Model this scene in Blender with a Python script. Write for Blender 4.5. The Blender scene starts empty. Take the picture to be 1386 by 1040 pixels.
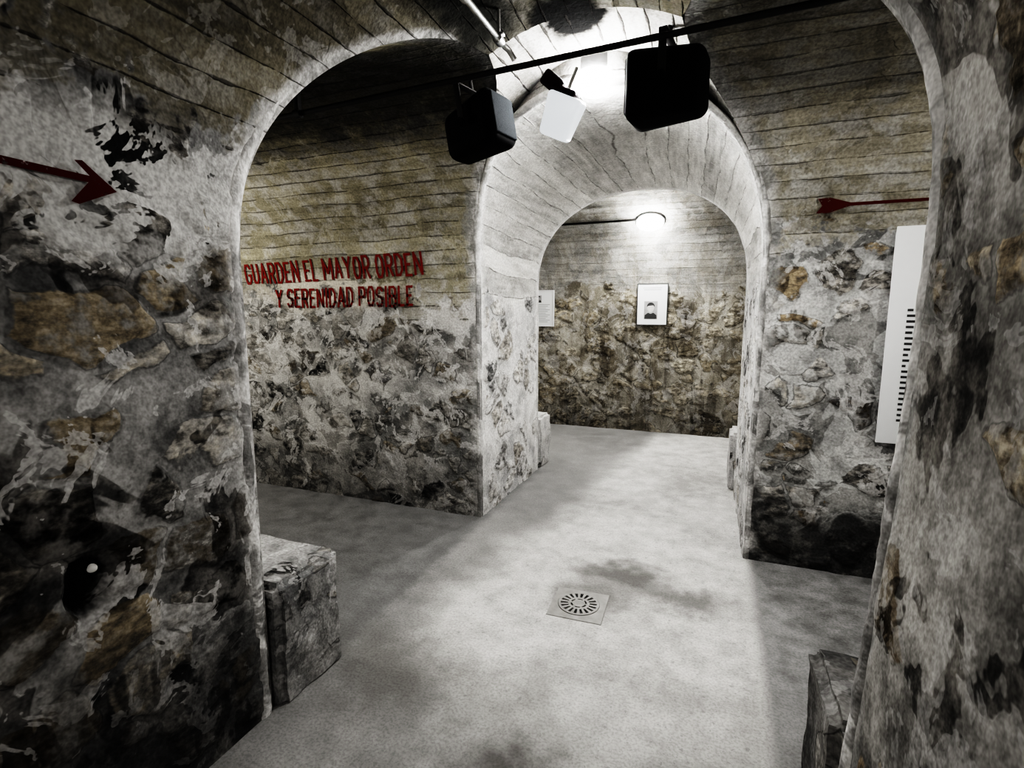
import bpy, bmesh, math, random
import numpy as np
from mathutils import Vector, Matrix, noise, Euler
random.seed(4)
S = bpy.context.scene
COL = S.collection
PI = math.pi
S.view_settings.view_transform = 'Filmic'
S.view_settings.look = 'Very High Contrast'
S.view_settings.exposure = 0.5

# ------------------------------------------------------------------ tagging
def link(o):
    COL.objects.link(o); return o
def thing(name, label, cat, loc=(0,0,0), rot=(0,0,0), group=None):
    o = bpy.data.objects.new(name, None); link(o)
    o.empty_display_size = .1
    o.location = loc; o.rotation_euler = rot
    o['label'] = label; o['category'] = cat
    if group: o['group'] = group
    return o
def tag(o, label, cat, group=None):
    o['label'] = label; o['category'] = cat
    if group: o['group'] = group
    return o
def obj(name, bm, mat, parent=None, smooth=True, label=None):
    me = bpy.data.meshes.new(name)
    bmesh.ops.recalc_face_normals(bm, faces=bm.faces[:])
    bm.to_mesh(me); bm.free()
    me.materials.append(mat)
    if smooth:
        me.polygons.foreach_set('use_smooth', [True]*len(me.polygons))
        try: me.set_sharp_from_angle(angle=math.radians(40))
        except Exception: pass
    o = bpy.data.objects.new(name, me); link(o)
    if parent: o.parent = parent
    if label: o['label'] = label
    return o

# ------------------------------------------------------------------ node helpers
class NT:
    def __init__(s, name):
        s.m = bpy.data.materials.new(name); s.m.use_nodes = True
        s.t = s.m.node_tree; s.t.nodes.clear()
        s.out = s.t.nodes.new('ShaderNodeOutputMaterial')
    def new(s, typ, **kw):
        n = s.t.nodes.new(typ)
        for k, v in kw.items(): setattr(n, k, v)
        return n
    def set(s, sock, v):
        if isinstance(v, bpy.types.NodeSocket): s.t.links.new(v, sock)
        elif isinstance(v, (int, float)):
            if hasattr(sock.default_value, '__len__'): sock.default_value = [v]*3 + ([1] if len(sock.default_value) == 4 else [])
            else: sock.default_value = v
        else:
            v = list(v)
            if len(sock.default_value) == 4 and len(v) == 3: v = v + [1]
            sock.default_value = v
    def math(s, op, a, b=0.0, clamp=False):
        n = s.new('ShaderNodeMath', operation=op, use_clamp=clamp)
        s.set(n.inputs[0], a); s.set(n.inputs[1], b); return n.outputs[0]
    def vmath(s, op, a, b=None, scale=None):
        n = s.new('ShaderNodeVectorMath', operation=op)
        s.set(n.inputs[0], a)
        if b is not None: s.set(n.inputs[1], b)
        if scale is not None: s.set(n.inputs['Scale'], scale)
        return n.outputs['Value'] if op in ('LENGTH','DISTANCE','DOT_PRODUCT') else n.outputs[0]
    def mix(s, f, a, b, blend='MIX'):
        n = s.new('ShaderNodeMix', data_type='RGBA', blend_type=blend)
        s.set(n.inputs[0], f); s.set(n.inputs[6], a); s.set(n.inputs[7], b); return n.outputs[2]
    def mixf(s, f, a, b):
        n = s.new('ShaderNodeMix', data_type='FLOAT')
        s.set(n.inputs[0], f); s.set(n.inputs[2], a); s.set(n.inputs[3], b); return n.outputs[0]
    def noise(s, vec, scale, detail=4, rough=.55, dist=0.0, color=False):
        n = s.new('ShaderNodeTexNoise')
        s.set(n.inputs['Vector'], vec); n.inputs['Scale'].default_value = scale
        n.inputs['Detail'].default_value = detail; n.inputs['Roughness'].default_value = rough
        n.inputs['Distortion'].default_value = dist
        return n.outputs['Color'] if color else n.outputs[0]
    def smooth(s, x, a, b, lo=0.0, hi=1.0):
        n = s.new('ShaderNodeMapRange', interpolation_type='SMOOTHSTEP')
        s.set(n.inputs[0], x); s.set(n.inputs[1], a); s.set(n.inputs[2], b); s.set(n.inputs[3], lo); s.set(n.inputs[4], hi)
        return n.outputs[0]
    def ramp(s, f, stops, interp='LINEAR'):
        n = s.new('ShaderNodeValToRGB'); r = n.color_ramp; r.interpolation = interp
        while len(r.elements) < len(stops): r.elements.new(.5)
        for e, (p, c) in zip(r.elements, stops):
            e.position = p
            e.color = (c, c, c, 1) if isinstance(c, (int, float)) else tuple(c) + (1,)
        s.set(n.inputs[0], f); return n.outputs[0]
    def diffuse(s, col, normal=None):
        b = s.new('ShaderNodeBsdfDiffuse'); s.set(b.inputs['Color'], col)
        if normal: s.set(b.inputs['Normal'], normal)
        s.t.links.new(b.outputs[0], s.out.inputs[0]); return b
    def bsdf(s, col, rough=.85, spec=.3, metal=0, normal=None):
        b = s.new('ShaderNodeBsdfPrincipled')
        s.set(b.inputs['Base Color'], col); s.set(b.inputs['Roughness'], rough)
        s.set(b.inputs['Specular IOR Level'], spec); s.set(b.inputs['Metallic'], metal)
        if normal: s.set(b.inputs['Normal'], normal)
        s.t.links.new(b.outputs[0], s.out.inputs[0]); return b

def simple(name, col, rough=.5, metal=0, var=.15, scale=30, bump=.0, spec=.4):
    n = NT(name); tc = n.new('ShaderNodeTexCoord').outputs['Object']
    f = n.noise(tc, scale, 3, .6)
    c = n.mix(f, [x*(1-var) for x in col], [min(1, x*(1+var)) for x in col])
    nm = None
    if bump:
        b = n.new('ShaderNodeBump'); b.inputs['Strength'].default_value = bump; b.inputs['Distance'].default_value = .01
        n.set(b.inputs['Height'], f); nm = b.outputs[0]
    n.bsdf(c, rough, spec, metal, nm); return n.m

STONES = [(.04,.04,.04), (.12,.117,.111), (.22,.213,.20), (.165,.145,.115), (.09,.09,.093), (.33,.318,.298), (.20,.193,.183)]
def masonry(name, seed=0, plank_z=1.8, plank_col=(.3,.26,.19), mort_lo=(.10,.10,.10), mort_hi=(.48,.47,.46),
            stones=None, cover=.4, dark=.8, white=.5, disp=.010, pw=.10, base=.5, marks=(), plank_dark=.5, wcol=(.62,.61,.6),
            smear=.5, top_shade=None, jd=.6, vs=4.3, drip=.0, dripcol=(.10,.085,.065), peel_at=.51, rimk=.85, rimlo=(.2,.2,.195), rimhi=(.50,.49,.48), jb=.38, irr=.30,
            bz=.62, jw0=.05, psc=2.3, rk=.75, ms=7):
    n = NT(name)
    stones = stones or STONES
    tcn = n.new('ShaderNodeTexCoord'); pos = tcn.outputs['Object']; uv = tcn.outputs['UV']
    at = n.new('ShaderNodeAttribute', attribute_name='fade').outputs['Fac']
    co = n.vmath('ADD', pos, (seed*3.17, seed*1.91, seed*2.3))
    z = n.new('ShaderNodeSeparateXYZ'); n.set(z.inputs[0], pos); z = z.outputs[2]
    wc = n.noise(co, 4.0, 1, .55, color=True)
    w = n.vmath('SCALE', n.vmath('SUBTRACT', wc, (.5,.5,.5)), scale=.20)
    cw = n.vmath('ADD', co, w)
    vc = n.vmath('MULTIPLY', cw, (1, 1, 1.45))
    v1 = n.new('ShaderNodeTexVoronoi', feature='F1'); n.set(v1.inputs['Vector'], vc); v1.inputs['Scale'].default_value = vs
    v2 = n.new('ShaderNodeTexVoronoi', feature='DISTANCE_TO_EDGE'); n.set(v2.inputs['Vector'], vc); v2.inputs['Scale'].default_value = vs
    sc = n.new('ShaderNodeSeparateColor'); n.set(sc.inputs[0], v1.outputs['Color'])
    R, G = sc.outputs[0], sc.outputs[1]; edge = v2.outputs['Distance']
    nm = n.noise(co, ms, 4, .66); nf = n.noise(co, 75, 1, .6); nb = n.noise(co, 1.9, 2, .55)
    nstreak = n.noise(n.vmath('MULTIPLY', co, (9, 9, 17)), 1.6, 4, .66)
    e2 = n.math('ADD', edge, n.math('MULTIPLY', n.math('SUBTRACT', nm, .5), irr))
    rr = n.smooth(R, cover, cover+.03)
    stone = n.math('MULTIPLY', n.smooth(e2, .070, .10), rr)
    # formwork boards, from the UV map (metres along the gallery, metres up the profile)
    suv = n.new('ShaderNodeSeparateXYZ'); n.set(suv.inputs[0], uv)
    vb = n.math('ADD', n.math('DIVIDE', suv.outputs[1], pw), n.math('MULTIPLY', n.math('SUBTRACT', nb, .5), .6))
    fr = n.math('ABSOLUTE', n.math('SUBTRACT', n.math('FRACT', vb), .5))      # 0 at a joint
    wn = n.new('ShaderNodeTexWhiteNoise', noise_dimensions='1D'); n.set(wn.inputs['W'], n.math('ADD', n.math('FLOOR', n.math('ADD', vb, .5)), seed))
    brd = wn.outputs['Value']
    grain = n.noise(n.vmath('MULTIPLY', uv, (2.2, 17, 1)), 1.0, 3, .64)
    jw = n.math('ADD', jw0, n.math('MULTIPLY', n.math('SUBTRACT', nm, .5), jw0*6))
    joint = n.math('MULTIPLY', n.smooth(fr, jw, n.math('SUBTRACT', jw, .05)), n.smooth(n.math('ADD', grain, n.math('MULTIPLY', brd, .12)), jb, jb+.12))
    plank = n.smooth(n.math('ADD', z, n.math('MULTIPLY', n.math('SUBTRACT', n.math('ADD', n.math('MULTIPLY', nm, .6), n.math('MULTIPLY', nb, .4)), .5), 1.5)), plank_z-.05, plank_z+.05)
    inv = n.math('SUBTRACT', 1.0, plank)
    stone = n.math('MULTIPLY', stone, inv)
    # colours
    st = n.ramp(n.math('ADD', G, n.math('MULTIPLY', n.math('SUBTRACT', nstreak, .5), .5)), [(i/(len(stones)-1), c) for i, c in enumerate(stones)])
    st = n.mix(1.0, st, n.ramp(nstreak, [(.36, .35), (.5, .9), (.64, 1.8)]), 'MULTIPLY')
    mo = n.mix(n.smooth(n.math('ADD', n.math('MULTIPLY', nm, .45), n.math('MULTIPLY', nb, .55)), .37, .60), mort_lo, mort_hi)
    c = n.mix(n.math('MULTIPLY', stone, n.smooth(nm, .62, .50, .25, 1)), mo, st)          # mortar smeared over parts of the stones
    rim = n.math('MULTIPLY', n.math('MULTIPLY', n.smooth(n.math('ABSOLUTE', n.math('SUBTRACT', e2, .072)), .028, .0), rr), n.math('MULTIPLY', n.smooth(nm, .42, .54), inv))
    pl = n.mix(1.0, plank_col, n.ramp(n.math('ADD', n.math('MULTIPLY', grain, .75), n.math('MULTIPLY', brd, .25)), [(.30, .5), (.5, .92), (.70, 1.35)]), 'MULTIPLY')
    pl = n.mix(n.smooth(nm, .44, .62, 0, smear), pl, n.mix(.5, mo, pl))
    pl = n.mix(n.math('MULTIPLY', joint, jd), pl, (.02, .018, .016))
    c = n.mix(plank, c, pl)
    c = n.mix(n.math('MULTIPLY', rim, rk), c, (.02,.02,.02))
    # smoother pale plaster worked over the arrises
    rimf = n.math('SUBTRACT', 1.0, n.smooth(n.math('ADD', at, n.math('MULTIPLY', n.math('SUBTRACT', nm, .5), 1.2)), .16, .42))
    c = n.mix(n.math('MULTIPLY', rimf, rimk), c, n.mix(n.smooth(nm, .40, .58), rimlo, rimhi))
    pn = n.noise(co, psc, 4, .62, .6)
    peel = n.smooth(pn, peel_at, peel_at+.018)
    pk = n.math('MULTIPLY', peel, n.mixf(plank, dark, dark*plank_dark))
    pk = n.math('MULTIPLY', pk, n.math('SUBTRACT', 1.0, n.math('MULTIPLY', rimf, .5)))
    c = n.mix(pk, c, n.mix(1.0, c, n.mix(n.smooth(nm, .40, .60), (.12,.12,.12), (.42,.41,.40)), 'MULTIPLY'))
    if drip:
        dn = n.noise(n.vmath('MULTIPLY', co, (8, 8, .8)), 1.0, 3, .64)
        c = n.mix(n.smooth(dn, .46, .62, 0, drip), c, dripcol)
        dn2 = n.noise(n.vmath('MULTIPLY', n.vmath('ADD', co, (5,3,1)), (5, 5, .7)), 1.0, 3, .64)
        c = n.mix(n.math('MULTIPLY', n.smooth(dn2, .54, .62, 0, drip*1.3), n.smooth(z, 2.1, 1.5)), c, (.022,.019,.016))
    wn2 = n.noise(n.vmath('ADD', co, (7.7, 3.1, 9.2)), 5.2, 4, .72, .6)
    wp = n.math('MULTIPLY', n.smooth(wn2, .545, .562), n.mixf(plank, white, white*.3))
    c = n.mix(wp, c, n.mix(nf, [x*.8 for x in wcol], wcol))
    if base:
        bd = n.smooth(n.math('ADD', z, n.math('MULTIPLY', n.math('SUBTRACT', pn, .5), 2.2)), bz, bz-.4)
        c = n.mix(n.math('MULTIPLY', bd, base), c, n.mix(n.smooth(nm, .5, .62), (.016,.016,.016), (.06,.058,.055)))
    if top_shade:  # shade of the upper vault put into the colour, deepening with height
        sd = n.smooth(n.math('ADD', z, n.math('MULTIPLY', n.math('SUBTRACT', nm, .5), .3)), top_shade[0], top_shade[1])
        c = n.mix(n.math('MULTIPLY', sd, top_shade[2]), c, (.012,.0118,.011))
    hsum = None
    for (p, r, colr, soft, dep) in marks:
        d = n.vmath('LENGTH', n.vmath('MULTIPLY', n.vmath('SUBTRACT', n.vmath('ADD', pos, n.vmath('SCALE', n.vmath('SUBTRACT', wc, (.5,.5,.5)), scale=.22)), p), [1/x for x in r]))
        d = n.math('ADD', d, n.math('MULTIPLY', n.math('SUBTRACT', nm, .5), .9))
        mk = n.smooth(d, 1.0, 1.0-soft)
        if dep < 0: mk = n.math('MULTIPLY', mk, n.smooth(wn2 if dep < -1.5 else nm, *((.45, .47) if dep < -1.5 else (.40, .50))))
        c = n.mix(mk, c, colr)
        if dep > 0:
            hh = n.math('MULTIPLY', mk, dep); hsum = hh if hsum is None else n.math('ADD', hsum, hh)
    if marks and jd: c = n.mix(n.math('MULTIPLY', n.math('MULTIPLY', joint, plank), jd*.7), c, (.015, .014, .013))
    c = n.mix(1.0, c, n.ramp(nf, [(.32, .76), (.66, 1.18)]), 'MULTIPLY')
    hb = n.math('ADD', n.math('MULTIPLY', nm, .40), n.math('MULTIPLY', nf, .05))
    hb = n.math('ADD', hb, n.math('MULTIPLY', joint, n.math('MULTIPLY', plank, .2)))
    hb = n.math('SUBTRACT', hb, n.math('MULTIPLY', peel, .05))
    b = n.new('ShaderNodeBump'); b.inputs['Strength'].default_value = .85; b.inputs['Distance'].default_value = .035*7/ms
    n.set(b.inputs['Height'], hb)
    n.diffuse(c, b.outputs[0])
    # true relief (vertices only)
    hs = n.math('MULTIPLY', n.math('MULTIPLY', n.smooth(e2, .04, .15), stone), .9)
    hs = n.math('ADD', hs, n.math('MULTIPLY', n.math('MULTIPLY', nstreak, stone), .4))
    hs = n.math('ADD', hs, n.math('MULTIPLY', nm, .3))
    hp = n.math('ADD', n.math('MULTIPLY', joint, .25), n.math('MULTIPLY', brd, .2))
    h = n.mixf(plank, hs, hp)
    if hsum is not None: h = n.math('SUBTRACT', h, hsum)
    h = n.math('MULTIPLY', h, n.smooth(at, .0, .35))
    d = n.new('ShaderNodeDisplacement'); n.set(d.inputs['Height'], h); d.inputs['Midlevel'].default_value = 0; d.inputs['Scale'].default_value = disp
    n.t.links.new(d.outputs[0], n.out.inputs['Displacement'])
    n.m.displacement_method = 'DISPLACEMENT'
    return n.m

def floor_material():
    n = NT('worn_concrete_floor'); pos = n.new('ShaderNodeTexCoord').outputs['Object']
    nb = n.noise(pos, 1.1, 2, .55, .4); nm = n.noise(pos, 7, 4, .68); nf = n.noise(pos, 90, 1, .6); ns = n.noise(pos, 45, 1, .5)
    c = n.ramp(n.math('ADD', n.math('MULTIPLY', nb, .40), n.math('MULTIPLY', nm, .60)), [(.37, (.28,.275,.265)), (.5, (.43,.424,.41)), (.60, (.54,.533,.518))])
    x = n.new('ShaderNodeSeparateXYZ'); n.set(x.inputs[0], pos); X, Y = x.outputs[0], x.outputs[1]
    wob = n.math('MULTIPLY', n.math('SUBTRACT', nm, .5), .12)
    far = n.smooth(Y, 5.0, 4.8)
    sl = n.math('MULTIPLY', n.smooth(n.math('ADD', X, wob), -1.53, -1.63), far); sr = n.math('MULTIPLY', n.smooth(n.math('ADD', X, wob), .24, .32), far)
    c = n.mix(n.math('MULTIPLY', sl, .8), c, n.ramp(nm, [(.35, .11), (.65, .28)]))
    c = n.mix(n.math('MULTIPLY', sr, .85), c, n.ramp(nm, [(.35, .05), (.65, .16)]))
    # grimy strip along the left side of the path, light falling off towards the near corridor put into the colour
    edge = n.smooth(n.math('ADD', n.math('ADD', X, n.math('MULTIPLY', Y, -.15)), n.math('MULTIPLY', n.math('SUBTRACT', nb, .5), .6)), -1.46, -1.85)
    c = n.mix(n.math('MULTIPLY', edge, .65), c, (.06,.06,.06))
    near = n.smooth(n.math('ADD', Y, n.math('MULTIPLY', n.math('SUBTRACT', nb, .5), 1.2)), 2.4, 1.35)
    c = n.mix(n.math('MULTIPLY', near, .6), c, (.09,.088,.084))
    wc = n.vmath('SCALE', n.vmath('SUBTRACT', n.noise(pos, 5, 3, .6, color=True), (.5,.5,.5)), scale=.5)
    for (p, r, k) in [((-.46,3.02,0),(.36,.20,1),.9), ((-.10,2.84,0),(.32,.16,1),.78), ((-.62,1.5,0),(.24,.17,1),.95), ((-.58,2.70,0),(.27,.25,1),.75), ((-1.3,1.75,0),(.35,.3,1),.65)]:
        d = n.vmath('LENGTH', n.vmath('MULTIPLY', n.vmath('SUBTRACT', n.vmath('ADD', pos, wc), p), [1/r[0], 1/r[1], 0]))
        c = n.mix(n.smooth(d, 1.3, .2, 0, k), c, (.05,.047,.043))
    c = n.mix(1.0, c, n.ramp(nf, [(.34, .78), (.5, 1.0), (.68, 1.14)]), 'MULTIPLY')
    c = n.mix(n.smooth(ns, .66, .71, 0, .5), c, (.09,.09,.09))
    b = n.new('ShaderNodeBump'); b.inputs['Strength'].default_value = .5; b.inputs['Distance'].default_value = .013
    n.set(b.inputs['Height'], n.math('ADD', n.math('MULTIPLY', nf, .15), n.math('MULTIPLY', nm, .8)))
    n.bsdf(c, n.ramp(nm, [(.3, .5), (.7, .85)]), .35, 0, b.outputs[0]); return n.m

def worn_paint(name, col, wear=.46, sc=26):
    n = NT(name); pos = n.new('ShaderNodeTexCoord').outputs['Object']
    f = n.noise(pos, sc, 4, .65); c = n.mix(n.noise(pos, 7, 3, .6), [x*.7 for x in col], col)
    b = n.diffuse(c)
    tr = n.new('ShaderNodeBsdfTransparent'); mx = n.new('ShaderNodeMixShader')
    n.set(mx.inputs[0], n.smooth(f, wear-.05, wear+.02))
    n.t.links.new(tr.outputs[0], mx.inputs[1]); n.t.links.new(b.outputs[0], mx.inputs[2]); n.t.links.new(mx.outputs[0], n.out.inputs[0])
    return n.m
def plaster(name, lo, hi, dk=.5):
    n = NT(name); pos = n.new('ShaderNodeTexCoord').outputs['Object']
    nm = n.noise(pos, 7, 4, .66); nf = n.noise(pos, 75, 1, .6); pn = n.noise(pos, 3.2, 4, .6, .6)
    z = n.new('ShaderNodeSeparateXYZ'); n.set(z.inputs[0], pos)
    c = n.mix(n.smooth(nm, .38, .60), lo, hi)
    c = n.mix(n.math('MULTIPLY', n.smooth(pn, .49, .52, 0, dk), n.smooth(z.outputs[2], 2.1, 1.3, .15, 1)), c, (.06,.059,.057))
    c = n.mix(1.0, c, n.ramp(nf, [(.3, .8), (.7, 1.15)]), 'MULTIPLY')
    b = n.new('ShaderNodeBump'); b.inputs['Strength'].default_value = .8; b.inputs['Distance'].default_value = .03
    n.set(b.inputs['Height'], n.math('ADD', nm, n.math('MULTIPLY', nf, .1)))
    n.diffuse(c, b.outputs[0]); return n.m
def glow(name, col, st):
    n = NT(name); pos = n.new('ShaderNodeTexCoord').outputs['Object']
    e = n.new('ShaderNodeEmission'); n.set(e.inputs[0], n.mix(n.noise(pos, 8, 1), [x*.94 for x in col], col)); e.inputs[1].default_value = st
    n.t.links.new(e.outputs[0], n.out.inputs[0]); return n.m
def lit_diffuser(name, col, st):
    n = NT(name); pos = n.new('ShaderNodeTexCoord').outputs['Object']
    c = n.mix(n.noise(pos, 12, 2), [x*.85 for x in col], col)
    b = n.bsdf(c, .3, .5); n.set(b.inputs['Emission Color'], c); b.inputs['Emission Strength'].default_value = st
    return n.m

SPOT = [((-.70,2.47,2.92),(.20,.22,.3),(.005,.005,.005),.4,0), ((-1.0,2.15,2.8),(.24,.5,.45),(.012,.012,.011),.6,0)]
M_NEARL = masonry('near_left_masonry', 1, 2.18, (.118,.108,.083), (.065,.065,.065), (.31,.305,.298), stones=[(.05,.048,.045),(.14,.132,.12),(.24,.225,.20),(.19,.16,.115),(.10,.097,.093),(.34,.325,.30),(.21,.185,.145)], cover=.30, dark=.92, white=.5, disp=.010, smear=.5, jd=.6, top_shade=(2.55, 3.0, .75), plank_dark=.25, vs=4.1, base=.82, bz=.72, rk=.55, rimhi=(.60,.59,.58), rimlo=(.24,.24,.235), wcol=(.60,.59,.58), psc=2.0,
                  marks=[((-1.58,.84,.86),(.3,.068,.115),(.006,.006,.006),.45,3.5), ((-1.58,1.0,1.93),(.5,.62,.26),(.40,.395,.385),.5,-2)]+SPOT)  # first mark: hollow pressed into the wall, its shade put into the colour
M_NEARR = masonry('near_right_masonry', 2, 2.75, (.112,.10,.070), (.10,.097,.092), (.33,.32,.303), stones=[(.05,.045,.04),(.16,.14,.11),(.22,.195,.155),(.20,.16,.11),(.12,.105,.085)], cover=.66, dark=.82, white=.18, disp=.006, base=.75, bz=.62, peel_at=.505, smear=.5, jd=.75, top_shade=(2.6, 3.0, .75), marks=SPOT, psc=2.3, plank_dark=.25, rk=.5, ms=10)
M_TEXT = masonry('inscription_wall_masonry', 4, 1.74, (.245,.226,.168), (.15,.15,.148), (.46,.45,.435), cover=.34, dark=.6, white=.5, disp=.008, plank_dark=.4, smear=.9, jd=.45, top_shade=(2.60, 2.78, .9),
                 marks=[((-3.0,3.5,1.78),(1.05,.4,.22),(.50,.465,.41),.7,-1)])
M_CROSSR = masonry('right_branch_masonry', 5, 2.0, (.27,.25,.20), (.21,.21,.208), (.48,.48,.47), stones=[(.05,.05,.05),(.13,.125,.118),(.24,.225,.20),(.24,.19,.125),(.10,.10,.103),(.34,.325,.30),(.22,.195,.15)], cover=.44, dark=.68, white=.45, disp=.009, base=.95, plank_dark=.4, smear=.85, jd=.5, top_shade=(2.45, 2.8, .6))
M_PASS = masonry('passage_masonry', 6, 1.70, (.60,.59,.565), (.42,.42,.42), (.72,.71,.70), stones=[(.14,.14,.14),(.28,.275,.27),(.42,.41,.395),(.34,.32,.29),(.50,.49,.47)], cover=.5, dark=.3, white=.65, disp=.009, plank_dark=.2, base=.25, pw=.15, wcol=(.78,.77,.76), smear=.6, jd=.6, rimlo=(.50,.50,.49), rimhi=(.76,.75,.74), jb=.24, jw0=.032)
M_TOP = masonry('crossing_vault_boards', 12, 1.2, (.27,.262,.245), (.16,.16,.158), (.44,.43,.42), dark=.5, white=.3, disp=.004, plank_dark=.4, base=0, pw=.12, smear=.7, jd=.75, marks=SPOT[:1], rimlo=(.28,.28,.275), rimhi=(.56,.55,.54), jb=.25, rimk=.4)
M_FAR = masonry('far_gallery_masonry', 7, 1.88, (.31,.306,.29), (.17,.155,.125), (.39,.37,.325), stones=[(.07,.063,.05),(.20,.178,.138),(.35,.32,.265),(.26,.225,.165),(.15,.133,.105),(.41,.38,.315)], cover=.12, dark=.55, white=.25, disp=.011, plank_dark=.6, smear=1.0, jd=.12, vs=3.1, drip=.38, dripcol=(.10,.085,.062), rk=.8)
M_RIM = plaster('worn_arch_plaster', (.26,.258,.253), (.60,.59,.58), .65)
M_RIMW = plaster('whitish_arch_plaster', (.46,.458,.45), (.74,.73,.72), .2)
M_BENCH = masonry('pale_bench_masonry', 8, 9, mort_lo=(.15,.15,.15), mort_hi=(.42,.415,.405), cover=.6, dark=.6, white=.45, disp=.0, base=.5, rimk=0)
M_BENCHW = masonry('whitish_bench_masonry', 9, 9, mort_lo=(.34,.34,.335), mort_hi=(.60,.59,.58), cover=.8, dark=.3, white=.5, disp=.0, base=.15, rimk=0)
M_BENCHD = masonry('dark_bench_masonry', 11, 9, mort_lo=(.05,.05,.05), mort_hi=(.19,.186,.18), cover=.5, dark=.85, white=.15, disp=.0, base=.5, rimk=0)
M_FLOOR = floor_material()

# ------------------------------------------------------------------ gallery geometry
Yc, rc, sc = 2.465, 1.055, 1.765          # cross gallery
Yg, rg, sg = 5.935, 1.065, 1.90           # far gallery
ST = [-3, 1.41, 3.52, 4.87, 5.5]
fXL = lambda Y: np.interp(Y, ST, [-1.59,-1.59,-1.63,-1.62,-1.62])
fXR = lambda Y: np.interp(Y, ST, [.42,.42,.25,.235,.225])
fSP = lambda Y: np.interp(Y, ST, [1.95,1.95,1.97,1.97,1.97])       # crossing and near corridor springing
fc = lambda Y: (fXL(Y)+fXR(Y))/2
fr = lambda Y: (fXR(Y)-fXL(Y))/2
pSP = lambda Y: np.interp(Y, [2.4,3.52,4.87,5.5], [1.795,1.795,1.835,1.835])   # the lower passage vault
pN = lambda Y: np.interp(Y, [2.95,5.1], [2.7,2.15])
def flare(Y, z): return .085*np.clip(1-np.asarray(z)/1.7, 0, 1)**1.2*np.interp(Y, [1.41, 3.0], [1, 0])   # the right pier thickens to its foot
def off(z, s, r):
    d = np.clip(z-s, 0, r); return np.where(z < s+r, np.sqrt(np.maximum(r*r-d*d, 0)), 0.)
def mainX(side, Y, z):
    d = np.clip(z-fSP(Y), 0, None); w = np.sqrt(np.maximum(fr(Y)**2-d*d, 0))
    X = fc(Y) + side*w
    return X - flare(Y, z) if side > 0 else X
def passX(side, Y, z):
    n = pN(Y); d = np.clip((z-pSP(Y))/fr(Y), 0, 1); return fc(Y)+side*fr(Y)*(1-d**n)**(1/n)
def passPt(a, Y):
    n = pN(Y); cs, sn = np.cos(a), np.sin(a)
    return fc(Y)-fr(Y)*np.sign(cs)*np.abs(cs)**(2/n), pSP(Y)+fr(Y)*np.abs(sn)**(2/n)

def mesh_grid(name, P, UV, fade, mat, air):
    nu, nv = P.shape[:2]
    idx = np.arange(nu*nv).reshape(nu, nv)
    q = np.stack([idx[:-1,:-1], idx[1:,:-1], idx[1:,1:], idx[:-1,1:]], -1).reshape(-1, 4)
    V = P.reshape(-1, 3)
    i, j = nu//2, nv//2
    a, b, c = P[i-1,j-1], P[i,j-1], P[i,j]
    nn = np.cross(b-a, c-b); tgt = np.array(air(P[i,j])) - P[i,j]
    if np.dot(nn, tgt) < 0: q = q[:, ::-1]
    me = bpy.data.meshes.new(name)
    me.vertices.add(len(V)); me.vertices.foreach_set('co', V.astype(np.float32).ravel())
    me.loops.add(q.size); me.loops.foreach_set('vertex_index', q.astype(np.int32).ravel())
    me.polygons.add(len(q)); me.polygons.foreach_set('loop_start', np.arange(0, q.size, 4, dtype=np.int32))
    me.update(calc_edges=True); me.validate()
    me.polygons.foreach_set('use_smooth', np.ones(len(me.polygons), dtype=bool))
    uvl = me.uv_layers.new(name='UVMap')
    li = np.zeros(len(me.loops), dtype=np.int32); me.loops.foreach_get('vertex_index', li)
    uvl.data.foreach_set('uv', UV.reshape(-1, 2)[li].astype(np.float32).ravel())
    at = me.attributes.new('fade', 'FLOAT', 'POINT'); at.data.foreach_set('value', fade.ravel().astype(np.float32))
    me.materials.append(mat); me.update()
    o = bpy.data.objects.new(name, me); link(o); o['kind'] = 'structure'; return o
airM = lambda p: (-.65, p[1], 1.2)
airC = lambda p: (p[0], Yc, 1.2)
airG = lambda p: (p[0], Yg, 1.2)
FD = .25
def relax(f, Y0, k=14):
    Y = Y0
    for _ in range(k): Y = .5*Y + .5*f(Y)
    return Y
def near_piece(name, part, mat, step, w0=0., w1=1.):
    """near corridor: 'L','R' walls or 'V' vault, from behind the camera to the crossing"""
    nr = int((1.96 if part != 'V' else PI*.95*(w1-w0))/step)
    w = np.linspace(w0, w1, nr)
    zat = lambda Y: w*fSP(Y) if part != 'V' else fSP(Y)+fr(Y)*np.sin(w*PI)
    y1 = relax(lambda Y: Yc-off(zat(Y), sc, rc), np.full(nr, 1.6)); y0 = np.full(nr, -3.)
    t = np.linspace(0, 1, int(np.max(y1-y0)/step)+2)
    Y = y0[:,None]*(1-t) + y1[:,None]*t
    W = w[:,None]
    if part == 'V':
        X = fc(Y)-fr(Y)*np.cos(W*PI); Z = fSP(Y)+fr(Y)*np.sin(W*PI); A = fSP(Y)+fr(Y)*W*PI
    else:
        Z = W*fSP(Y); A = Z
        X = fXL(Y) if part == 'L' else fXR(Y)-flare(Y, Z)
    d = y1[:,None]-Y
    if part == 'V': d = np.where(Z > sc+rc-.02, 1., d)
    mesh_grid(name, np.stack([X, Y, Z], -1), np.stack([Y, A], -1), np.clip(d/FD, 0, 1), mat, airM)
near_piece('wall_near_left', 'L', M_NEARL, .013)
near_piece('wall_near_right', 'R', M_NEARR, .018)
near_piece('ceiling', 'V', M_NEARL, .018, 0, .56)
near_piece('ceiling', 'V', M_NEARR, .02, .56, 1)
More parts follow.
